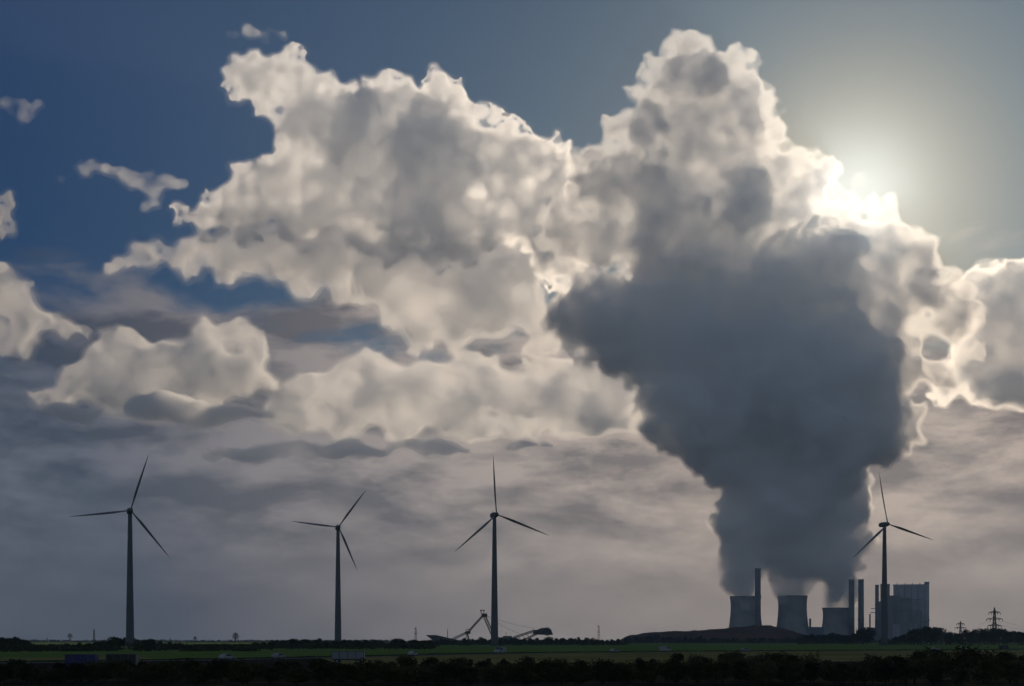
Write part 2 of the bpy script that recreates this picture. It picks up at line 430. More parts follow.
# ------------------------------------------------------------------ wind turbines
def turbine(px, hub_y, D, blade_px, angs, yaw, label):
    hubz = H + (HOR - hub_y) / F * D
    L = blade_px * m(D)
    root = empty('wind_turbine', G(px, D)); tag(root, label, 'wind turbine', 'wind turbines on the plain')
    t = MB(); prof = [(3.1, 0), (2.9, 6)]
    for k in range(1, 13): prof.append((2.9 - 1.5 * k / 12, 6 + (hubz - 8) * k / 12))
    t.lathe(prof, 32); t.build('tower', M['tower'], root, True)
    f = MB(); f.lathe([(4.4, -.3), (4.4, .25), (3.6, .4)], 24); f.build('foundation', M['concrete_dark'], root)
    nac = empty('nacelle_pivot', (0, 0, 0)); bpy.data.objects.remove(nac)
    cs, sn = math.cos(yaw), math.sin(yaw)
    rot = Matrix.Rotation(yaw, 4, 'Z')
    nb = MB(); n = 20
    secs = [(-3.6, 1.5), (-3.0, 1.9), (0, 2.1), (4.5, 2.0), (7.2, 1.5), (8.0, .7)]
    vs = []; fs = []
    for yy, rr in secs:
        for i in range(n):
            a = 2 * math.pi * i / n
            ca, sa = math.cos(a), math.sin(a)
            k = (abs(ca) ** 4 + abs(sa) ** 4) ** -.25
            vs.append(rot @ Vector((ca * rr * k, yy, hubz + sa * rr * k)))
    for k in range(len(secs) - 1):
        for i in range(n): fs.append((k * n + i, k * n + (i + 1) % n, (k + 1) * n + (i + 1) % n, (k + 1) * n + i))
    fs += [tuple(range(n)), tuple(range((len(secs) - 1) * n, len(secs) * n))]
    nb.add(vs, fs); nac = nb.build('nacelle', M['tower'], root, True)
    mb = MB(); q = rot @ Vector((0, 5, 0)); mb.tube((q.x, q.y, hubz + 2), (q.x, q.y, hubz + 3.8), .08, n=5); mb.build('wind_vane', M['steel'], nac)
    hb = MB(); vs = []; fs = []
    secs = [(-7.6, .15), (-7.2, .9), (-6.3, 1.5), (-5.0, 1.75), (-3.7, 1.7)]
    for yy, rr in secs:
        for i in range(n):
            a = 2 * math.pi * i / n; vs.append(rot @ Vector((math.cos(a) * rr, yy, hubz + math.sin(a) * rr)))
    for k in range(len(secs) - 1):
        for i in range(n): fs.append((k * n + i, k * n + (i + 1) % n, (k + 1) * n + (i + 1) % n, (k + 1) * n + i))
    fs += [tuple(range(n)), tuple(range((len(secs) - 1) * n, len(secs) * n))]
    hb.add(vs, fs); hb.build('rotor_hub', M['tower'], root, True)
    for a0 in angs:      # angle clockwise from up as seen by the camera
        bl = MB(); vs = []; fs = []; ns = 16; nn = 12
        for k in range(ns + 1):
            u = k / ns; s = 1.0 + u * (L - 1.0)
            if u < .06: ch, th = .95, .95
            else:
                g = (u - .06) / .94
                ch = .95 + (min(1, g / .16)) ** 1 * 1.25 if g < .16 else 2.2 * (1 - (g - .16) / .84) ** .9 + .22
                th = max(.12, .95 * (1 - g) ** 2.2)
            tw = R(62 * (1 - u) ** 2 + 8)
            for i in range(nn):
                t_ = 2 * math.pi * i / nn
                cx = math.cos(t_) * ch * .5 - ch * .12 * (1 if u > .06 else 0); cy_ = math.sin(t_) * th * .5
                lx = cx * math.cos(tw) - cy_ * math.sin(tw); ly = cx * math.sin(tw) + cy_ * math.cos(tw)
                v = Vector((lx, ly - 5.4 - 1.8 * u * u, s))
                v = Matrix.Rotation(R(a0), 4, 'Y') @ v
                v = rot @ v; vs.append(Vector((v.x, v.y, v.z + hubz)))
        for k in range(ns):
            for i in range(nn): fs.append((k * nn + i, k * nn + (i + 1) % nn, (k + 1) * nn + (i + 1) % nn, (k + 1) * nn + i))
        fs += [tuple(range(nn)), tuple(range(ns * nn, (ns + 1) * nn))]
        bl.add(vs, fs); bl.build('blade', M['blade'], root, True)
turbine(130, 511, 1000, 58, (17, 141, 262), R(20), 'leftmost and darkest of the four wind turbines, one blade pointing left')
turbine(338, 527.5, 1190, 46, (36, 157, 276), R(12), 'wind turbine left of the mining excavator, with one blade pointing almost level to the left')
turbine(494.5, 515, 1090, 58, (356, 110, 229), R(18), 'wind turbine rising directly behind the mining excavator')
turbine(884.5, 524.5, 1180, 52, (348, 107, 229), R(15), 'rightmost wind turbine, standing in front of the power station')

# ------------------------------------------------------------------ power station
def hyper(rt, rb, h, n=64):
    prof = []
    for k in range(25):
        u = k / 24; z = h * u; zt = .78
        rmin = rt * .95
        r_ = rmin * math.sqrt(1 + ((u - zt) / zt) ** 2 * ((rb / rmin) ** 2 - 1)) if u < zt else rmin + (rt - rmin) * ((u - zt) / (1 - zt)) ** 2
        prof.append((r_, z))
    inner = [(r_ - 1.2, z) for r_, z in reversed(prof)]
    return prof, inner
def cooling_tower(px, top, D, wpx, label):
    hgt = H + (HOR - top) / F * D; rt = wpx * m(D) / 2
    root = empty('cooling_tower', G(px, D)); tag(root, label, 'cooling tower', 'cooling towers of the power station')
    outer, inner = hyper(rt, rt * 1.22, hgt - 10)
    sh = MB(); pr = [(r_, z + 10) for r_, z in outer + inner]
    n = 72; vs = [(r_ * math.cos(2 * math.pi * i / n), r_ * math.sin(2 * math.pi * i / n), z) for r_, z in pr for i in range(n)]
    K = len(pr); fs = [(k * n + i, k * n + (i + 1) % n, ((k + 1) % K) * n + (i + 1) % n, ((k + 1) % K) * n + i) for k in range(K) for i in range(n)]
    sh.add(vs, fs); sh.build('shell', M['concrete'], root, True)
    rim = MB(); rr = outer[-1][0]
    n = 72; q = [(rr - 1.3, hgt + .05), (rr + .9, hgt + .05), (rr + .9, hgt + 2), (rr - 1.3, hgt + 2)]
    vs = [(a * math.cos(2 * math.pi * i / n), a * math.sin(2 * math.pi * i / n), z) for a, z in q for i in range(n)]
    rim.add(vs, [(k * n + i, k * n + (i + 1) % n, ((k + 1) % 4) * n + (i + 1) % n, ((k + 1) % 4) * n + i) for k in range(4) for i in range(n)])
    rim.build('rim', M['concrete_dark'], root)
    cb = MB(); r0 = rt * 1.22
    for i in range(36):
        a = 2 * math.pi * i / 36; b_ = a + .087
        cb.tube((r0 * math.cos(a) * 1.04, r0 * math.sin(a) * 1.04, 0), (r0 * math.cos(b_) * .99, r0 * math.sin(b_) * .99, 10.5), .6, n=5)
        cb.tube((r0 * math.cos(a) * 1.04, r0 * math.sin(a) * 1.04, 0), (r0 * math.cos(a - .087) * .99, r0 * math.sin(a - .087) * .99, 10.5), .6, n=5)
    cb.build('support_columns', M['concrete'], root)
cooling_tower(745.5, 597, 4200, 31, 'cooling tower behind the brown heap, leftmost, with a slim chimney at its right shoulder')
cooling_tower(792.5, 596.5, 4200, 29.5, 'second cooling tower from the left, standing free with steam pouring off its rim')
cooling_tower(836, 608.5, 4170, 27, 'low cooling tower half hidden behind the twin chimneys')
def chimney(px, top, D, wpx, label):
    hgt = H + (HOR - top) / F * D; r_ = wpx * m(D) / 2
    root = empty('chimney', G(px, D)); tag(root, label, 'chimney', 'chimneys of the power station')
    b = MB(); b.lathe([(r_ * 1.15, 0), (r_ * 1.05, hgt * .5), (r_, hgt)], 32); b.build('shaft', M['concrete_dark'], root, True)
    b = MB(); b.lathe([(r_ * 1.08, hgt - 5), (r_ * 1.08, hgt + .6)], 32); b.build('cap', M['concrete'], root)
    b = MB()
    for f in (.35, .65): b.lathe([(r_ * 1.12 + 1.2, hgt * f), (r_ * 1.12 + 1.2, hgt * f + 1.2)], 24)
    b.build('gallery', M['steel'], root)
chimney(757.8, 568.5, 4080, 5.6, 'tall chimney overlapping the right side of the leftmost cooling tower')
chimney(851.5, 579.5, 4100, 5.4, 'left one of the twin chimneys in the middle of the power station')
chimney(861, 579.5, 4100, 5.4, 'right one of the twin chimneys in the middle of the power station')
def building(name, label, cat, D, parts):
    x0 = min(p[1] for p in parts); x1 = max(p[2] for p in parts)
    root = empty(name, G((x0 + x1) / 2, D), -math.atan(((x0 + x1) / 2 - 512) / F)); tag(root, label, cat)
    ox = root.location.x
    for pname, a, b_, top, dy, dep, mt in parts:
        q = MB(); z = H + (HOR - top) / F * D
        q.box((a - 512) * m(D) - ox, (b_ - 512) * m(D) - ox, dy, dy + dep, 0, z)
        # roof edge and horizontal cladding joints standing proud
        q.box((a - 512) * m(D) - ox - .8, (b_ - 512) * m(D) - ox + .8, dy - .8, dy + dep + .8, z + .01, z + 1.6)
        o = q.build(pname, M[mt], root)
        w_ = (b_ - a) * m(D)
        if w_ > 18 and z > 30:
            s_ = MB(); k = 0; xx = (a - 512) * m(D) - ox + w_ * .12
            while xx < (b_ - 512) * m(D) - ox - w_ * .1:
                s_.box(xx, xx + 2.2, dy - .5, dy - .02, 8, z - 6); xx += w_ * .19
            s_.build('window_strip', M['clad_dark'], o)
    return root
building('turbine_hall', 'low turbine hall between the free cooling tower and the twin chimneys', 'industrial building', 4150,
    [('wing', 808, 824, 627.5, 0, 60, 'clad'), ('roof_house', 809.5, 811.5, 619, 10, 8, 'clad_dark'), ('hall', 824, 850, 622, 130, 60, 'clad')])
building('boiler_house', 'tall slab-sided boiler house at the right end of the power station', 'industrial building', 4150,
    [('boiler_block', 893.5, 927.5, 585, 0, 80, 'panel'), ('stair_tower', 881, 890, 584.5, -6, 30, 'clad_dark'), ('link_block', 884, 900, 596, -2, 60, 'clad'),
     ('flue_tower', 901, 909, 598, -25, 22, 'clad_dark'), ('front_block', 876, 893, 602, -20, 17, 'clad'), ('low_wing', 868.5, 876, 628, -10, 40, 'clad'),
     ('roof_house', 923.5, 928, 582.5, 10, 40, 'clad_dark'), ('ash_silo', 914, 921, 611, -40, 18, 'clad_dark'), ('front_hall', 893, 915, 625, -20, 18, 'panel')])
bh = bpy.data.objects['boiler_house']; cxx = bh.location.x
def bx_(px): return (px - 512) / F * 4150 - cxx
def bz_(py): return H + (HOR - py) / F * 4150
for (xa, ya, xb, yb, rr_) in ((892, 600, 892, 630, 1.6), (899, 592, 899, 622, 1.3), (910, 600, 910, 622, 2.0), (917, 590, 917, 611, 1.2), (871, 614, 871, 628, 2.2), (886, 584, 886, 580.5, .5), (897, 585, 897, 582.5, .9), (905, 585, 905, 583, 1.2), (912, 585, 912, 582.8, 1.2), (919, 585, 919, 583, 1.2)):
    q = MB(); q.tube((bx_(xa), -28, bz_(ya)) if ya > 586 else (bx_(xa), 8, bz_(ya)), (bx_(xb), -28, bz_(yb)) if ya > 586 else (bx_(xb), 8, bz_(yb)), rr_, n=10); q.build('flue_duct' if ya > 586 else 'roof_vent', M['clad_dark'], bh)
for (xa, xb, y_) in ((872, 876.5, 609), (871.5, 876.5, 613), (893, 914, 611), (899, 922, 600)):
    q = MB(); q.box(bx_(xa), bx_(xb), -30, -20, bz_(y_), bz_(y_) + 1.5)
    for k in range(8): xx = bx_(xa) + (bx_(xb) - bx_(xa)) * k / 7; q.tube((xx, -29.5, bz_(y_) + 1.5), (xx, -29.5, bz_(y_) + 3), .2, n=4)
    q.build('gantry', M['steel'], bh)
chimney(877, 585, 4120, 3.6, 'slim chimney immediately left of the boiler house stair tower')
bd = MB()
root = empty('coal_conveyor', G(922, 4080)); tag(root, 'inclined conveyor gallery at the right foot of the boiler house', 'conveyor')
ox = root.location.x
bd.prism([((908 - 512) * m(4080) - ox, 8), ((921 - 512) * m(4080) - ox, 62), ((921 - 512) * m(4080) - ox, 68), ((908 - 512) * m(4080) - ox, 14)], -4, 4); bd.build('gallery', M['clad_dark'], root)
bd = MB()
for px_, z in ((912, 24), (917, 44), (921, 60), (929, 60)):
    X = (px_ - 512) * m(4080) - ox; bd.tube((X, 0, 0), (X, 0, z), .8, n=6)
bd.build('trestle', M['steel'], root)
bd = MB(); X = (929 - 512) * m(4080) - ox; bd.tube((X, 0, 60), (X, 0, 66), 2, n=8); bd.box((921 - 512) * m(4080) - ox, X, -1.5, 1.5, 58, 61); bd.build('head_frame', M['steel'], root)

# ------------------------------------------------------------------ mining excavator
D = 1900
root = empty('bucket_wheel_excavator', G(490, D)); tag(root, 'giant open-cast mining excavator with lattice booms behind the treeline', 'excavator')
ox = root.location.x
def E_(px, py, y=0): return Vector(((px - 512) / F * D - ox, y, H + (HOR - py) / F * D))
def lattice(b, p, q, wid, dep, n, r_=.35):
    d = (q - p); up = Vector((0, 0, 1)); side = Vector((-d.z, 0, d.x)).normalized() * wid / 2; dy = Vector((0, dep / 2, 0))
    cs = [side + dy, side - dy, -side - dy, -side + dy]
    for c in cs: b.tube(p + c, q + c, r_, n=4)
    for k in range(n):
        a = p + d * k / n; e = p + d * (k + 1) / n
        for i in range(4):
            c0, c1 = cs[i], cs[(i + 1) % 4]
            b.tube(a + c0, e + c1, r_ * .6, n=3); b.tube(a + c0, a + c1, r_ * .6, n=3)
b = MB(); b.prism([(v.x, v.z) for v in (E_(426, 635), E_(436, 635), E_(447, 637.5), E_(462, 641), E_(462, 645), E_(432, 643), E_(432, 639.5))], -7, 7)
b.build('discharge_boom', M['steel'], root)
b = MB()
lattice(b, E_(452, 639.5), E_(467, 632.5), 2.6, 6, 8); b.build('bridge_boom', M['steel'], root)
b = MB(); b.box(E_(465.5, 0).x, E_(470.5, 0).x, -4, 4, E_(0, 634).z, E_(0, 631).z); b.box(E_(465.2, 0).x, E_(470.2, 0).x, -3, 3, E_(0, 629.9).z, E_(0, 629.3).z)
for px_ in (464.5, 468, 470): b.tube(E_(px_, 644), E_(467.5, 632), .5, n=4)
b.build('support_frame', M['steel'], root)
b = MB(); lattice(b, E_(469, 631), E_(483, 615.5), 2.0, 5, 12, .45); b.build('counterweight_stay', M['steel'], root)
b = MB(); b.box(E_(481.5, 0).x, E_(487.2, 0).x, -4, 4, E_(0, 617).z, E_(0, 613.5).z); b.tube(E_(482, 614), E_(480.5, 610.5), .6, n=5); b.tube(E_(484, 613), E_(483.5, 610.5), .5, n=5)
b.box(E_(479.8, 0).x, E_(484.8, 0).x, -3, 3, E_(0, 610.6).z, E_(0, 609.9).z); b.build('mast_head', M['steel'], root)
b = MB(); lattice(b, E_(484.5, 616), E_(494, 638), 3.6, 6, 8, .55); b.build('mast', M['steel'], root)
b = MB(); b.box(E_(494, 0).x, E_(516, 0).x, -9, 9, E_(0, 640.5).z, E_(0, 637.2).z); b.box(E_(503, 0).x, E_(512, 0).x, -7, 7, E_(0, 637.15).z, E_(0, 636).z); b.tube(E_(506, 636), E_(506, 632), .3, n=4)
b.build('deck', M['steel'], root)
b = MB(); b.box(E_(480, 0).x, E_(512, 0).x, -10, 10, -.2, E_(0, 640.55).z, 1.5); b.build('crawler_base', M['steel'], root)
b = MB(); lattice(b, E_(514, 637.5), E_(535, 630.5), 2.4, 7, 11, .42); lattice(b, E_(522, 640.5), E_(537, 634), 1.8, 5, 8, .38)
for k in range(5): b.tube(E_(518 + 4 * k, 636 - 1.3 * k, -3), E_(521 + 4 * k, 640 - 1.6 * k, -3), .35, n=3)
b.build('wheel_boom', M['steel'], root)
b = MB(); b.prism([(v.x, v.z) for v in (E_(533, 634.4), E_(533, 630.5), E_(538, 629.5), E_(541, 628), E_(547, 627.8), E_(551, 629.5), E_(553, 634.8), E_(548, 635))], -5, 5)
hs = b.build('wheel_housing', M['steel'], root)
b = MB(); c = E_(547, 631.5, -6.5)
for k in range(14):
    a = 2 * math.pi * k / 14; v = Vector((math.cos(a), 0, math.sin(a)))
    b.tube(c, c + v * 5.4, .3, n=4)
    w0 = c + v * 5.4; b.blob(w0, .9, 1, .1)
b.build('bucket_wheel', M['steel'], root)
for dy in (-3, 3):
    for e in ((535, 628.5), (520, 634)):
        b = MB(); pts = [E_(486.5, 615.5, dy).lerp(E_(*e, dy), k / 8) - Vector((0, 0, 2.0 * math.sin(math.pi * k / 8))) for k in range(9)]
        for p, q in zip(pts, pts[1:]): b.tube(p, q, .14, n=3)
        b.build('stay_cable', M['wire'], root)

# ------------------------------------------------------------------ pylons, masts
def pylon(px, top, D, label, arms=3, wide=9.0, fat=1.0):
    h = H + (HOR - top) / F * D
    root = empty('electricity_pylon', G(px, D)); tag(root, label, 'pylon', 'electricity pylons on the horizon')
    wide = min(wide, h * .30); b = MB(); w0 = h * .09; r_ = .16 * fat
    lv = [(0, w0), (h * .25, w0 * .7), (h * .45, w0 * .48), (h * .62, w0 * .33), (h * .78, w0 * .26), (h * .92, w0 * .2), (h, w0 * .03)]
    for (z0, a), (z1, c) in zip(lv, lv[1:]):
        q0 = [(a, a), (a, -a), (-a, -a), (-a, a)]; q1 = [(c, c), (c, -c), (-c, -c), (-c, c)]
        for i in range(4):
            j = (i + 1) % 4
            b.tube((*q0[i], z0), (*q1[i], z1), r_ * 1.6, n=4)
            b.tube((*q0[i], z0), (*q1[j], z1), r_, n=3); b.tube((*q0[j], z0), (*q1[i], z1), r_, n=3); b.tube((*q1[i], z1), (*q1[j], z1), r_, n=3)
    b.build('lattice_tower', M['steel'], root)
    pts = []
    levels = [(.50, .85), (.68, 1.0), (.86, .72)][-arms:]
    for f, wf in levels:
        z = h * f; wd = wide * wf; a = MB()
        for s_ in (-1, 1):
            for yy in (-.8, .8): a.tube((0, yy, z), (s_ * wd, 0, z + .3), r_ * 1.4, n=4); a.tube((0, yy, z + 2.2), (s_ * wd, 0, z + .3), r_ * 1.2, n=4)
            for k in range(1, 5): a.tube((s_ * wd * k / 5, 0, z), (s_ * wd * (k - .5) / 5, 0, z + 2.2 * (1 - k / 5)), r_ * .8, n=3)
        co = a.build('crossarm', M['steel'], root)
        for s_ in (-1, 1):
            for fx in (.55, 1.0):
                ib = MB(); ib.tube((s_ * wd * fx, 0, z), (s_ * wd * fx, 0, z - 2.6), .16 * fat, n=5)
                for q in range(3): ib.tube((s_ * wd * fx, 0, z - .8 - q * .6), (s_ * wd * fx, 0, z - 1.0 - q * .6), .3 * fat, n=6)
                ib.build('insulator', M['glass'], co)
            pts.append(root.location + Vector((s_ * wd, 0, z - 2.6)))
    return pts
pA = pylon(994.5, 607.5, 1650, 'large lattice pylon near the right edge, rising above the treeline', 3, 9.5, 1.6)
pB = pylon(960.5, 621, 2500, 'small distant pylon left of the large one at the right edge', 2, 10, 1.9)
pC = pylon(70, 633.5, 2600, 'faint distant pylon between the left edge and the slim mast', 2, 11, 1.9)
pD = pylon(235.5, 632.5, 2300, 'pylon behind the treeline between the two leftmost turbines', 3, 10, 1.9)
pE = pylon(195, 636.5, 3000, 'tiny pylon immediately right of the leftmost turbine', 2, 10, 2.2)
def mast(px, top, D, label, r_=1.0, banded=False):
    h = H + (HOR - top) / F * D
    root = empty('radio_mast', G(px, D)); tag(root, label, 'mast')
    n = 7
    for k in range(n):
        z0, z1 = h * .85 * k / n, h * .85 * (k + 1) / n; b = MB(); ra = r_ * (1.3 - .6 * k / n); rb = r_ * (1.3 - .6 * (k + 1) / n)
        for i in range(3):
            a = 2.09 * i; a2 = 2.09 * (i + 1)
            b.tube((ra * math.cos(a), ra * math.sin(a), z0), (rb * math.cos(a), rb * math.sin(a), z1 - .02), .22, n=4)
            b.tube((ra * math.cos(a), ra * math.sin(a), z0), (rb * math.cos(a2), rb * math.sin(a2), z1 - .02), .14, n=3)
            b.tube((ra * math.cos(a2), ra * math.sin(a2), z0), (rb * math.cos(a), rb * math.sin(a), z1 - .02), .14, n=3)
        b.build('mast_section', M[('red' if k % 2 else 'white') if banded else 'steel'], root)
    b = MB(); b.tube((0, 0, h * .85), (0, 0, h), .25, .1, 5); b.build('antenna', M['steel'], root)
    b = MB(); b.lathe([(r_ * 1.3, h * .55), (r_ * 1.3, h * .55 + .8)], 12); b.lathe([(r_ * 1.1, h * .84), (r_ * 1.1, h * .84 + .8)], 12); b.build('platform', M['steel'], root)
mast(415.5, 626, 1900, 'red and white lattice mast left of the mining excavator', 1.6, True)
mast(447.5, 628, 2600, 'thin grey mast above the left boom of the excavator', .8)
mast(598.5, 623.5, 2200, 'red and white lattice mast right of the excavator bucket wheel', 1.7, True)
mast(94, 628, 1800, 'slim dark mast between the faint pylon and the leftmost turbine', 1.2)
for px_, t_, D_, l_ in ((47, 637, 3000, 'tiny far mast nearest the left edge clump of trees'), (170, 637.5, 3000, 'tiny far mast right of the leftmost turbine')):
    mast(px_, t_, D_, l_, 1.2)
def line(ps, qs, label):
    b = MB()
    for p, q in zip(ps, qs):
        pts = [p.lerp(q, k / 14) - Vector((0, 0, 9 * math.sin(math.pi * k / 14))) for k in range(15)]
        for u, v in zip(pts, pts[1:]): b.tube(u, v, .09, n=3)
    tag(b.build('power_line', M['wire']), label, 'power line')
line(pA[:4], pB[:4], 'thin overhead wires between the two pylons at the right edge')
line(pA[:4], [p + Vector((260, 350, -3)) for p in pA[:4]], 'thin overhead wires running from the large pylon out at the right edge')
line(pE[:4], pD[:4], 'thin overhead wires between the pylons right of the leftmost turbine')

# ------------------------------------------------------------------ vehicles
def car(px, py, label, paint, kind='car', dirn=1, t=None):
    # nearest road sample that lies in that pixel column
    best = min(range(len(path)), key=lambda i: abs(path[i].x / path[i].y * F + 512 - px) if path[i].y > 0 else 1e9)
    p = path[best].copy(); n = norm_at(best); d = Vector((n.y, -n.x)); p += d * ((px - 512) / F * p.y - p.x) * .9 - n * 1.8 * dirn
    root = empty({'car': 'parked_car', 'van': 'delivery_van', 'truck': 'box_truck'}[kind].replace('parked_', ''), (p.x, p.y, .016), math.atan2(d.y, d.x) + (math.pi if dirn < 0 else 0))
    tag(root, label, {'car': 'car', 'van': 'van', 'truck': 'truck'}[kind], 'vehicles on the country road')
    if kind == 'car': L, Wd, prof = 4.4, 1.8, [(-2.2, .35), (-2.2, .85), (-1.9, .95), (-1.5, 1.4), (.2, 1.45), (1.0, .98), (2.0, .82), (2.2, .6), (2.2, .35)]
    elif kind == 'van': L, Wd, prof = 5.8, 2.0, [(-2.9, .4), (-2.9, 2.2), (-2.7, 2.35), (1.2, 2.35), (2.0, 1.45), (2.7, 1.2), (2.9, .9), (2.9, .4)]
    else: L, Wd, prof = 9.0, 2.4, [(2.5, .6), (2.5, 2.9), (2.8, 3.0), (4.1, 2.9), (4.45, 1.7), (4.5, .6)]
    b = MB(); b.prism(prof, -Wd / 2, Wd / 2); body = b.build('body' if kind != 'truck' else 'cab', M[paint if kind != 'truck' else 'white'], root)
    bm = bmesh.new(); bm.from_mesh(body.data); bmesh.ops.bevel(bm, geom=list(bm.edges), offset=.06, segments=2, affect='EDGES'); bm.to_mesh(body.data); bm.free()
    for s_ in (-1, 1):
        g = MB(); y0, y1 = sorted((s_ * Wd / 2 + s_ * .004, s_ * Wd / 2 + s_ * .012))
        if kind == 'car': g.prism([(-1.35, 1.0), (-1.2, 1.34), (.12, 1.38), (.75, 1.0)], y0, y1)
        elif kind == 'van': g.prism([(.3, 1.4), (.3, 2.1), (1.1, 2.1), (1.75, 1.4)], y0, y1)
        else: g.prism([(3.0, 1.8), (3.0, 2.6), (4.0, 2.6), (4.2, 1.8)], y0, y1)
        g.build('side_window', M['glass'], root)
        g = MB(); xw = prof[-1][0] if kind != 'truck' else 4.5
        g.box(xw - .02, xw + .03, s_ * Wd * .36 - .15, s_ * Wd * .36 + .15, .6, .8); g.build('headlight', M['lamp'], root)
    g = MB()
    a, c = {'car': ((.28, 1.43), (.98, 1.0)), 'van': ((1.24, 2.32), (1.98, 1.48)), 'truck': ((4.12, 2.85), (4.44, 1.75))}[kind]
    nx_, nz_ = (a[1] - c[1]), (c[0] - a[0]); l_ = math.hypot(nx_, nz_); nx_ /= l_; nz_ /= l_
    g.prism([(a[0] + nx_ * .015, a[1] + nz_ * .015), (a[0] + nx_ * .03, a[1] + nz_ * .03), (c[0] + nx_ * .03, c[1] + nz_ * .03), (c[0] + nx_ * .015, c[1] + nz_ * .015)], -Wd * .43, Wd * .43)
    g.build('windscreen', M['glass'], root)
    if kind == 'truck':
        g = MB(); g.box(-4.6, 2.35, -1.25, 1.25, .95, 3.7); bx = g.build('cargo_box', M[paint], root)
        g = MB(); g.box(-4.5, 2.4, -.9, .9, .6, .93); g.build('chassis', M['steel'], root)
    rw = .33 if kind == 'car' else .38 if kind == 'van' else .5
    xs = {'car': (-1.35, 1.35), 'van': (-1.8, 1.9), 'truck': (-3.4, -2.2, 3.5)}[kind]
    for xw in xs:
        for s_ in (-1, 1):
            g = MB(); g.tube((xw, s_ * (Wd / 2 - .2), rw), (xw, s_ * (Wd / 2 + .02), rw), rw, n=16); wh = g.build('wheel', M['tyre'], root)
            g = MB(); g.tube((xw, s_ * (Wd / 2 + .021), rw), (xw, s_ * (Wd / 2 + .035), rw), rw * .55, n=12); g.build('rim', M['silver'], wh)
    return root
def trailer(px, D, paint, label, sx=1.0):
    root = empty('farm_trailer', G(px, D), .03); root.scale = (sx, 1, 1); tag(root, label, 'trailer', 'farm trailers behind the hedge')
    b = MB(); b.box(-2.5, 2.5, -1.1, 1.1, .95, 2.55); b.build('cargo_box', M[paint], root)
    b = MB()
    for x in (-2.45, -1.25, 0, 1.25, 2.45): b.box(x - .05, x + .05, -1.16, -1.103, .9, 2.55)
    b.box(-2.55, 2.55, -1.17, 1.17, 2.56, 2.66); b.build('side_frame', M['steel'], root)
    b = MB(); b.box(-2.4, 2.4, -.5, .5, .7, .94); b.tube((2.4, 0, .8), (4.0, 0, .55), .07, n=6); b.build('drawbar_frame', M['steel'], root)
    for x in (-1.6, 1.6):
        for s_ in (-1, 1):
            g = MB(); g.tube((x, s_ * .85, .45), (x, s_ * 1.1, .45), .45, n=16); wh = g.build('wheel', M['tyre'], root)
            g = MB(); g.tube((x, s_ * 1.101, .45), (x, s_ * 1.12, .45), .24, n=12); g.build('rim', M['silver'], wh)
trailer(82, 232, 'blue', 'blue farm trailer behind the thicket near the left edge')
trailer(122.5, 236, 'black', 'black farm trailer right of the blue one, below the leftmost turbine')
trailer(348, 300, 'silver', 'long grey farm trailer below the second turbine from the left', 1.4)
car(222, 659, 'white car alone on the road between the left two turbines', 'white')
car(273, 658, 'small silver car on the road left of the second turbine', 'silver')
car(411, 655, 'white car on the road left of the excavator', 'white')
car(505, 653, 'white van on the road right below the third turbine', 'white', 'van', -1)
car(609, 652, 'small white car on the road left of the brown heap', 'white')
car(660, 651, 'white van on the road below the brown heap', 'white', 'van')
car(741, 651, 'silver car on the road below the leftmost cooling tower', 'silver')
car(933, 650, 'white car on the road, first one right of the power station', 'white')
car(960, 650, 'silver car on the road between the white car and the black van at the right', 'silver')
car(1003, 650, 'black van with a pale nose nearest the right edge of the road', 'black', 'van')

# ------------------------------------------------------------------ clouds
def vol_mat(name, dens, col, g, absorb=0.0, het=None, g2=0.05, fw=.5, step=.15, col2=None):
    """Scattering vapour: a forward lobe (silver linings) and a nearly even one; het = (scale, low, high) breaks it up."""
    mt = bpy.data.materials.new(name); mt.use_nodes = True
    t = NT(mt.node_tree); t.n.clear(); o = t.node('ShaderNodeOutputMaterial')
    d = dens
    if het:
        sc, lo, hi, dmin = het
        tcn = t.node('ShaderNodeTexCoord')
        f = t.mapr(t.noise(tcn.outputs['Object'], sc, 5, .6, .3), lo, hi, dmin, 1.0)
        d = t.math('MULTIPLY', f, dens)
    sh = None
    for gg, k, cc in ((g, fw, col), (g2, 1 - fw, col2 or col)):
        if k <= 0: continue
        v = t.node('ShaderNodeVolumeScatter'); v.inputs['Color'].default_value = (*cc, 1); v.inputs['Anisotropy'].default_value = gg
        t.put(v.inputs['Density'], t.math('MULTIPLY', d, k) if het else d * k)
        if sh is None: sh = v.outputs[0]
        else:
            ad = t.node('ShaderNodeAddShader'); t.l.new(sh, ad.inputs[0]); t.l.new(v.outputs[0], ad.inputs[1]); sh = ad.outputs[0]
    if absorb:
        v = t.node('ShaderNodeVolumeAbsorption'); v.inputs['Color'].default_value = (0, 0, 0, 1); t.put(v.inputs['Density'], absorb)
        ad = t.node('ShaderNodeAddShader'); t.l.new(sh, ad.inputs[0]); t.l.new(v.outputs[0], ad.inputs[1]); sh = ad.outputs[0]
    t.l.new(sh, o.inputs['Volume'])
    mt.cycles.volume_sampling = 'MULTIPLE_IMPORTANCE'
    if het: mt.cycles.volume_step_rate = step
    return mt
def tex(name, size, depth=2):
    if depth == 0:
        t = bpy.data.textures.new(name, 'VORONOI'); t.noise_scale = size; t.distance_metric = 'DISTANCE_SQUARED'
        return t
    t = bpy.data.textures.new(name, 'CLOUDS'); t.noise_scale = size; t.noise_depth = depth; t.noise_basis = 'ORIGINAL_PERLIN'
    return t
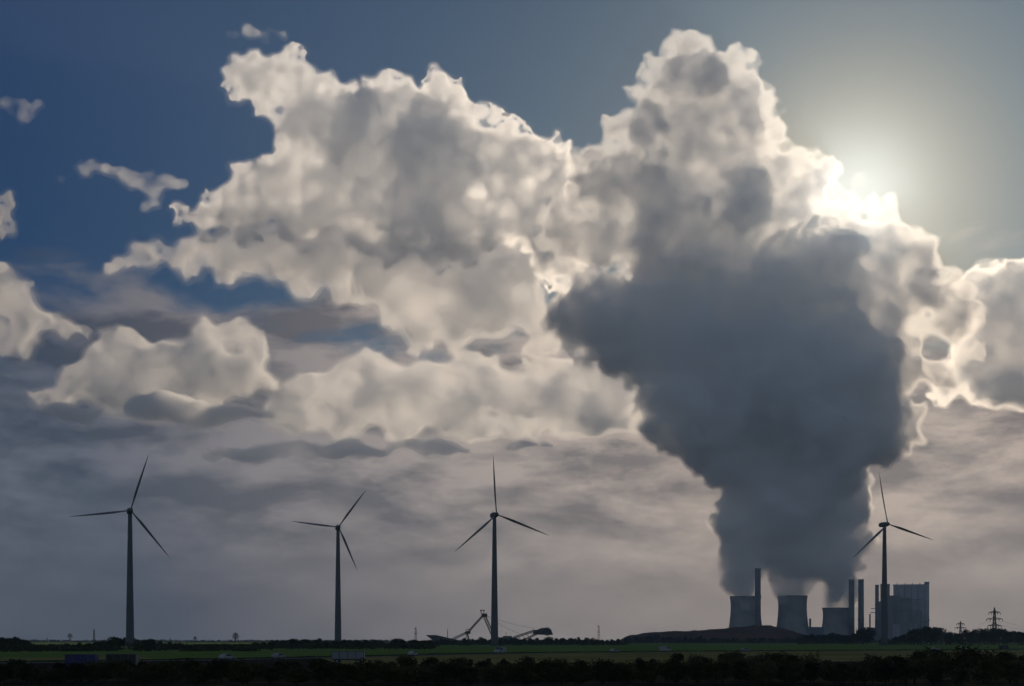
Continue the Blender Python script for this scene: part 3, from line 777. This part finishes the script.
def drop_crumbs(me, keep):
    """Remove the loose specks that the fusing leaves behind."""
    n = len(me.vertices); ed = np.empty(len(me.edges) * 2, dtype=np.int64); me.edges.foreach_get('vertices', ed); ed = ed.reshape(-1, 2)
    lab = np.arange(n)
    while True:
        mn = np.minimum(lab[ed[:, 0]], lab[ed[:, 1]]); new = lab.copy()
        np.minimum.at(new, ed[:, 0], mn); np.minimum.at(new, ed[:, 1], mn); new = new[new]; new = new[new]
        if (new == lab).all(): break
        lab = new
    ids, inv, cnt = np.unique(lab, return_inverse=True, return_counts=True)
    bad = np.nonzero(cnt[inv] < max(60, keep * n))[0]
    if len(bad):
        bm = bmesh.new(); bm.from_mesh(me); bm.verts.ensure_lookup_table()
        bmesh.ops.delete(bm, geom=[bm.verts[i] for i in bad], context='VERTS'); bm.to_mesh(me); bm.free()
def cloud(name, blobs, D, mt, vox, seed, label, flat=None, fine=1.0, kids=(16, 8), dsc=.75, warp=1.0, keep=.004, dense=None, puff=3.0, thin=.42, head=None, spot=None):
    """A cloud grown from big lobes that carry smaller lobes that carry smaller ones, fused into one closed skin."""
    rg = random.Random(seed); mm = m(D); sph = []
    def rdir():
        return Vector((rg.gauss(0, 1), rg.gauss(0, 1), rg.gauss(0, 1))).normalized()
    stretch = []
    for bl in blobs:
        px, py, rp = bl[:3]; dz = bl[3] if len(bl) > 3 and bl[3] is not None else rg.uniform(-.4, .4) * rp
        i_first = len(sph); sx_ = bl[4] if len(bl) > 4 else 1.0
        Dz = D + dz * mm; c = P(px, py, Dz)
        r_ = rp * m(Dz) * .92
        sph.append((c, r_))
        for _ in range(kids[0]):
            d = rdir(); r2 = r_ * rg.uniform(.30, .58); c2 = c + Vector((d.x, d.y * dsc, d.z)) * (r_ - r2 * .5)
            sph.append((c2, r2))
            for _ in range(kids[1]):
                d2 = (rdir() + d * .8).normalized(); r3 = r2 * rg.uniform(.32, .58); sph.append((c2 + d2 * (r2 - r3 * .5), r3))
                if r3 * .5 > vox * 1.6:
                    for _ in range(3):
                        d3 = (rdir() + d2 * .8).normalized(); r4 = r3 * rg.uniform(.38, .6); sph.append((c2 + d2 * (r2 - r3 * .5) + d3 * (r3 - r4 * .5), r4))
        stretch += [(c.x, c.z, sx_, c.y)] * (len(sph) - i_first)
    bm = bmesh.new(); bmesh.ops.create_icosphere(bm, subdivisions=2, radius=1)
    tv = np.array([v.co[:] for v in bm.verts]); tf = np.array([[v.index for v in f.verts] for f in bm.faces]); bm.free()
    cs = np.array([s_[0][:] for s_ in sph]); rs = np.array([s_[1] for s_ in sph])
    if flat is not None:
        zf = H + (HOR - flat) * mm
        low = cs[:, 2] < zf; cs[low, 2] = zf + (cs[low, 2] - zf) * .25
    V = cs[:, None, :] + rs[:, None, None] * tv[None]
    st_ = np.array(stretch); V[:, :, 0] = st_[:, None, 0] + (V[:, :, 0] - st_[:, None, 0]) * st_[:, None, 2]
    V = V.reshape(-1, 3).copy(); nr = np.random.RandomState(seed); yc = np.repeat(st_[:, 3], len(tv)); zc = np.repeat(st_[:, 1], len(tv))
    for size, amp in ((80, 4), (36, 2.0)):          # bend the whole heap so that its lobes stop being round
        for ax in range(3):
            for _ in range(5):
                kv = nr.normal(size=3); kv /= np.linalg.norm(kv); kv[2] *= 1.2
                V[:, ax] += amp * mm * warp * .5 * np.sin(V @ kv * 2 * math.pi / (size * mm) + nr.uniform(0, 6.28))
    V[:, 1] = yc + (V[:, 1] - yc) * thin
    if head is not None:      # (pixel row, factor): the spread-out top is shallower than the trunk
        zz = H + (HOR - head[0]) * mm; k_ = 1 - (1 - head[1]) * np.clip((zc - zz) / (190 * mm), 0, 1); V[:, 1] = yc + (V[:, 1] - yc) * k_
    if spot is not None:      # the steam is thin where the sun burns through it
        c_ = P(spot[0], spot[1], D); k_ = 1 - spot[3] * np.exp(-((V[:, 0] - c_.x) ** 2 + (V[:, 2] - c_.z) ** 2) / (spot[2] * mm) ** 2); V[:, 1] = D + (V[:, 1] - D) * k_
    if flat is not None: zw = zf + mm * (7 * np.sin(V[:, 0] / (75 * mm) + seed) + 4 * np.sin(V[:, 0] / (21 * mm) + 2 * seed)); V[:, 2] = np.where(V[:, 2] < zw, zw + (V[:, 2] - zw) * .4, V[:, 2])
    Fc = (tf[None] + (np.arange(len(cs)) * len(tv))[:, None, None]).reshape(-1, 3)
    me = bpy.data.meshes.new(name); me.from_pydata(V.tolist(), [], Fc.tolist())
    o = bpy.data.objects.new(name, me); C.objects.link(o)
    md = o.modifiers.new('fuse', 'REMESH'); md.mode = 'VOXEL'; md.voxel_size = vox
    for k, (sz, st, dp) in enumerate((((36, -7, 0),) if name == 'steam_plume' else ()) + ((17, -8.5, 0), (8.5, -4.6, 0), (4.2, -2.2, 0))):
        if sz * mm < vox * 1.7: continue
        dm = o.modifiers.new('billow', 'DISPLACE'); dm.texture = tex(name + '_billow', sz * mm, dp); dm.texture_coords = 'LOCAL'
        dm.strength = st * mm * fine * 1.1; dm.mid_level = .28
        md = o.modifiers.new('round', 'SMOOTH'); md.factor = .5; md.iterations = 3 if sz > 6 else 1
        md = o.modifiers.new('refuse', 'REMESH'); md.mode = 'VOXEL'; md.voxel_size = vox * .92
    dg = bpy.context.evaluated_depsgraph_get(); ev = o.evaluated_get(dg); nm = bpy.data.meshes.new_from_object(ev)
    drop_crumbs(nm, keep)
    o.modifiers.clear(); old = o.data; o.data = nm; bpy.data.meshes.remove(old)
    nm.materials.clear(); nm.materials.append(mt)
    print(name, len(sph), 'lobes', len(nm.polygons), 'faces')
    # denser and denser shells inside the thin outer vapour: crisp towards the top, feathered underneath
    nv = len(nm.vertices); co = np.empty(nv * 3, dtype=np.float32); nm.vertices.foreach_get('co', co); co = co.reshape(-1, 3)
    no = np.empty(nv * 3, dtype=np.float32); nm.vertices.foreach_get('normal', no); no = no.reshape(-1, 3)
    rs_ = np.random.RandomState(seed + 50); nn = np.zeros(nv)
    for q in range(10):
        kv = rs_.normal(size=3); kv /= np.linalg.norm(kv); nn += np.sin(co @ kv * 2 * math.pi / (rs_.uniform(14, 60) * mm) + rs_.uniform(0, 6.28))
    nn = np.clip(.5 + nn / 9, 0, 1)
    for nm_, off, mt2 in (dense or ()):
        dsp = off * mm * (.25 + 1.1 * nn) * np.where(no[:, 2] < 0, 1 - .7 * no[:, 2], 1 - .45 * no[:, 2])
        c2 = co - no * dsp[:, None]
        fm = nm.copy(); fm.vertices.foreach_set('co', c2.astype(np.float32).ravel()); fm.update()
        fo = bpy.data.objects.new(nm_, fm); C.objects.link(fo)
        md = fo.modifiers.new('refuse', 'REMESH'); md.mode = 'VOXEL'; md.voxel_size = vox * 1.15
        dg = bpy.context.evaluated_depsgraph_get(); f2 = bpy.data.meshes.new_from_object(fo.evaluated_get(dg)); fo.modifiers.clear(); fo.data = f2; bpy.data.meshes.remove(fm)
        drop_crumbs(f2, keep * .5); f2.materials.clear(); f2.materials.append(mt2); fo.parent = o
    tag(o, label, 'cloud' if 'cloud' in name else 'steam', kind='stuff')
    return o
def V_(name, d, g=.74, fw=.30, al=.996, **k): return vol_mat(name, d, (al, al, min(1, al + .0005)), g, fw=fw, **k)
V_steam = V_('steam', .004, .80, .28, .999)
STEAM_SHELLS = [('steam_mantle', 1.3, V_('steam_mantle', .012, .80, .28, .999)), ('steam_core', 3.6, V_('steam_core', .034, .80, .28, .999))]
V_cloud = V_('cloud_vapour', .0012, .7, .16)
CLOUD_SHELLS = [('cloud_mantle', 2.6, V_('cloud_mantle', .0035, .7, .16)), ('cloud_core', 6.0, V_('cloud_core', .026, .7, .16, .998))]
V_soft = V_('soft_cloud_vapour', .0009, .6, .15, .996)
SOFT_SHELLS = [('cloud_mantle', 4.0, V_('soft_mantle', .0018, .6, .15, .996)), ('cloud_core', 9, V_('soft_core', .0085, .6, .15, .994))]
V_thin = V_('thin_cloud_vapour', .0016, .6)
THIN_SHELLS = [('wisp_core', 2.5, V_('wisp_core', .006, .6, het=(.004, .38, .62, .05), step=.2))]

plume = [
 (745, 601, 15, 0), (745, 591, 17, 0), (792, 600, 14, 0), (792, 589, 17, 0), (836, 607, 12, 0), (837, 598, 15, 0), (838, 588, 18, 0),
 (728, 545, 15), (726, 558, 12), (866, 566, 11), (864, 545, 15), (730, 505, 16), (718, 478, 12), (710, 452, 12), (665, 400, 28), (655, 428, 22), (684, 448, 16), (856, 522, 12), (892, 446, 24), (908, 432, 20), (918, 418, 14), (656, 430, 20), (672, 444, 18), (648, 404, 18), (725, 530, 18),
 (735, 596, 10, 0), (745, 598, 12, 0), (755, 596, 9, 0), (732, 586, 12, 0), (752, 585, 13, 0), (742, 582, 16, 0), (733, 570, 14, 0), (751, 568, 15, 0),
 (784, 596, 9, 0), (793, 597, 12, 0), (802, 596, 9, 0), (783, 588, 11, 0), (802, 588, 11, 0), (786, 577, 13, 0), (806, 576, 14, 0), (818, 566, 18, 0), (848, 572, 14, 30), (840, 580, 15, 40),
 (745, 592, 15, 0), (742, 577, 19, 0), (737, 560, 21), (741, 543, 22), (745, 522, 26), (722, 560, 7), (760, 572, 8),
 (792, 591, 14, 0), (795, 576, 19, 0), (800, 560, 26), (800, 540, 34),  (836, 604, 13, 60), (838, 588, 18, 50), (835, 568, 22), (850, 560, 15), (861, 566, 8), (850, 545, 16), (826, 600, 10),
 (790, 515, 46), (830, 515, 26), (745, 500, 20), (776, 485, 44), (820, 482, 38), (848, 488, 12),
 (835, 430, 58), (878, 430, 36), (903, 428, 14), (745, 435, 58), (695, 415, 38), (668, 410, 24), (700, 458, 18), (632, 416, 9),
 (790, 395, 85), (700, 360, 60), (860, 370, 58), (602, 318, 48), (562, 315, 24), (650, 330, 55), (720, 300, 85), (800, 310, 85), (870, 330, 50), (900, 290, 45),
 (700, 200, 75), (692, 72, 36), (655, 85, 28), (732, 78, 36), (760, 112, 27), (775, 130, 18), (700, 125, 60), (640, 140, 40), (600, 165, 34), (590, 225, 50), (640, 215, 60),
 (765, 175, 42), (790, 210, 52), (818, 188, 30), (850, 202, 27), (880, 213, 20), (904, 233, 19), (928, 254, 16), (893, 260, 36), (928, 288, 24), (956, 276, 10), (848, 262, 52),
 (760, 355, 60, 250), (840, 365, 55, 260), (700, 345, 45, 240), (770, 400, 60, 330), (840, 410, 55, 340), (800, 370, 70, 430), (730, 390, 50, 380),  # deep-set lobes from here: hidden back mass added to shade the trunk
 (790, 450, 42, 360), (840, 455, 36, 380), (770, 345, 60, 380), (815, 360, 48, 330), (800, 430, 48, 520), (825, 385, 42, 500),
 (800, 505, 45, 330), (840, 500, 35, 350), (765, 505, 35, 300), (800, 545, 34, 200), (755, 545, 26, 150),
 (600, 322, 36, 180), (562, 312, 24, 90), (650, 335, 45, 200), (690, 285, 42, 220), (765, 285, 40, 300), (640, 290, 34, 150),
 (955, 320, 30), (975, 350, 20), (940, 370, 22), (960, 300, 20), (826, 166, 12), (745, 200, 40),
]
cloud('steam_plume', plume, 4200, V_steam, 5.0, 2, 'towering steam plume rising from the cooling towers and spreading into a huge dark cloud', warp=.8, fine=1.1, thin=1.0, head=(460, .31), spot=(856, 190, 32, .80), dense=STEAM_SHELLS)
DL = 10500
A = [(232, 72, 17), (258, 66, 20), (290, 70, 24), (315, 88, 24), (272, 84, 36), (245, 84, 22), (310, 115, 32), (305, 140, 32), (215, 222, 26), (245, 215, 34), (420, 225, 42), (460, 232, 38), (380, 235, 36), (560, 255, 36), (575, 265, 26), (340, 120, 40), (385, 105, 34), (400, 140, 60), (430, 195, 45), (400, 205, 40), (436, 98, 30), (458, 112, 28), (430, 160, 55), (470, 160, 40), (488, 118, 20), (505, 120, 14), (515, 165, 42), (545, 175, 30), (570, 190, 30),
     (350, 190, 52), (290, 185, 42), (250, 180, 28), (225, 205, 24), (185, 215, 16), (500, 220, 40), (550, 225, 40), (300, 215, 40)]
cloud('cumulus_cloud', A, DL, V_cloud, 12.5, 4, 'heaped white cloud with several towers, upper left of the steam plume', fine=.95, dense=CLOUD_SHELLS)
B = [(108, 270, 12), (125, 262, 14), (150, 252, 20), (190, 258, 26), (235, 255, 30), (285, 250, 38), (335, 255, 42), (390, 262, 42), (440, 268, 42), (490, 275, 40), (530, 268, 36), (400, 300, 32), (450, 310, 36), (420, 330, 26), (490, 315, 34), (370, 285, 30), (530, 310, 28), (460, 340, 20), (300, 285, 22), (545, 345, 24), (325, 325, 9), (308, 332, 7)]
cloud('shelf_cloud', B, DL + 1200, V_soft, 18, 6, 'long flat cloud shelf under the heaped white cloud', fine=.65, thin=.85, dense=SOFT_SHELLS)
Cc = [(75, 390, 26), (58, 402, 18), (200, 360, 32), (215, 380, 34), (45, 395, 14), (70, 380, 22), (105, 375, 26), (150, 370, 28), (98, 365, 20), (125, 350, 20), (150, 352, 18), (172, 358, 20), (205, 340, 22), (228, 330, 18), (250, 350, 20), (240, 375, 30), (190, 385, 36), (140, 385, 34), (110, 405, 28), (60, 410, 18), (160, 410, 26), (265, 390, 24)]
cloud('cumulus_cloud', Cc, DL + 2600, V_soft, 17, 8, 'ragged cloud with a dark belly above the leftmost turbine', flat=414, fine=.75, thin=1.25, dense=SOFT_SHELLS)
Ce = [(285, 412, 24), (300, 395, 24), (325, 385, 20), (350, 372, 20), (375, 366, 18), (380, 395, 34), (415, 395, 32), (440, 376, 20), (465, 370, 22), (485, 385, 30), (512, 395, 28), (538, 372, 24), (560, 390, 34), (590, 382, 28), (615, 400, 34), (600, 420, 30), (450, 412, 32), (350, 415, 30), (530, 418, 30), (400, 425, 26), (640, 425, 24), (480, 430, 24), (310, 425, 24), (570, 430, 26)]
cloud('cloud_bank', Ce, DL + 3600, V_soft, 20, 18, 'bank of low billows between the ragged cloud and the steam plume', flat=440, fine=.65, thin=.85, dense=SOFT_SHELLS)
St = [(70, 414, 12, None, 3.0), (165, 410, 15, None, 3.0), (230, 420, 11, None, 4.0), (340, 452, 9, None, 6.5), (245, 457, 9, None, 5.5), (300, 446, 8, None, 4.0), (430, 447, 8, None, 5.0), (520, 442, 8, None, 4.0)]  # cloud streaks, partly added as dark undersides for the clouds above
cloud('stratus_cloud', St, DL + 800, V_('stratus_vapour', .0012, .6, .1, .985), 19, 19, 'dark flat cloud streaks under the billows, just above the turbines', fine=1.0, thin=2.8, keep=0.0, dense=[('cloud_core', 2.6, V_('stratus_core', .009, .6, .1, .975))])
Dd = [(-12, 300, 34), (15, 305, 26), (38, 318, 22), (62, 325, 18), (20, 335, 26), (-5, 345, 20), (80, 335, 10)]
cloud('cloud_bank', Dd, DL - 300, V_soft, 14, 9, 'pale cloud cut by the left edge, halfway up the sky', fine=.7, thin=.8, dense=SOFT_SHELLS)
Wv = [(66, 182, 11), (80, 174, 13), (96, 171, 13), (112, 174, 13), (126, 182, 14), (140, 190, 12), (146, 172, 9), (150, 205, 12), (166, 180, 13), (180, 180, 9), (138, 212, 10), (158, 194, 12)]
cloud('cloud_wisp', Wv, DL, V_thin, 13, 10, 'ragged thin cloud left of the heaped white cloud', fine=1.2, dense=THIN_SHELLS)
cloud('cloud_wisp', [(240, 36, 8), (256, 34, 9), (272, 36, 9), (286, 38, 7)], DL + 600, V_thin, 12, 22, 'faint wisp high above the heaped white cloud', fine=1.2, dense=THIN_SHELLS)
cloud('cloud_wisp', [(5, 106, 10), (15, 115, 12), (24, 124, 10), (30, 108, 8), (10, 110, 11)], DL, V_thin, 12, 12, 'small torn wisp near the upper left edge', fine=1.2, dense=THIN_SHELLS)
cloud('cloud_wisp', [(0, 210, 16), (7, 198, 11), (-8, 222, 18), (6, 216, 12)], DL, V_thin, 12, 13, 'small white cloud cut by the left edge between a wisp and the pale bank', fine=1.2, dense=CLOUD_SHELLS)
Rr = [(968, 300, 22), (985, 292, 28), (1012, 288, 32), (1038, 292, 34), (1000, 325, 34), (1035, 330, 36), (972, 345, 26), (1000, 365, 34), (1032, 372, 38), (960, 378, 24), (985, 395, 28), (1020, 400, 30), (940, 398, 18), (1045, 400, 30)]
cloud('cumulus_cloud', Rr, 9300, V_cloud, 12, 14, 'bright cloud at the right edge beside the steam plume', flat=414, fine=.9, thin=.6, dense=CLOUD_SHELLS)

# ------------------------------------------------------------------ haze
hz = MB(); hz.box(-8300, 8300, -2300, 8300, -1.3, 2250)
V_haze = vol_mat('haze_air', 0.000065, (1.0, .74, .36), .95, g2=.05, fw=.022, col2=(.50, .72, 1.0))
tag(hz.build('haze', V_haze), kind='stuff')
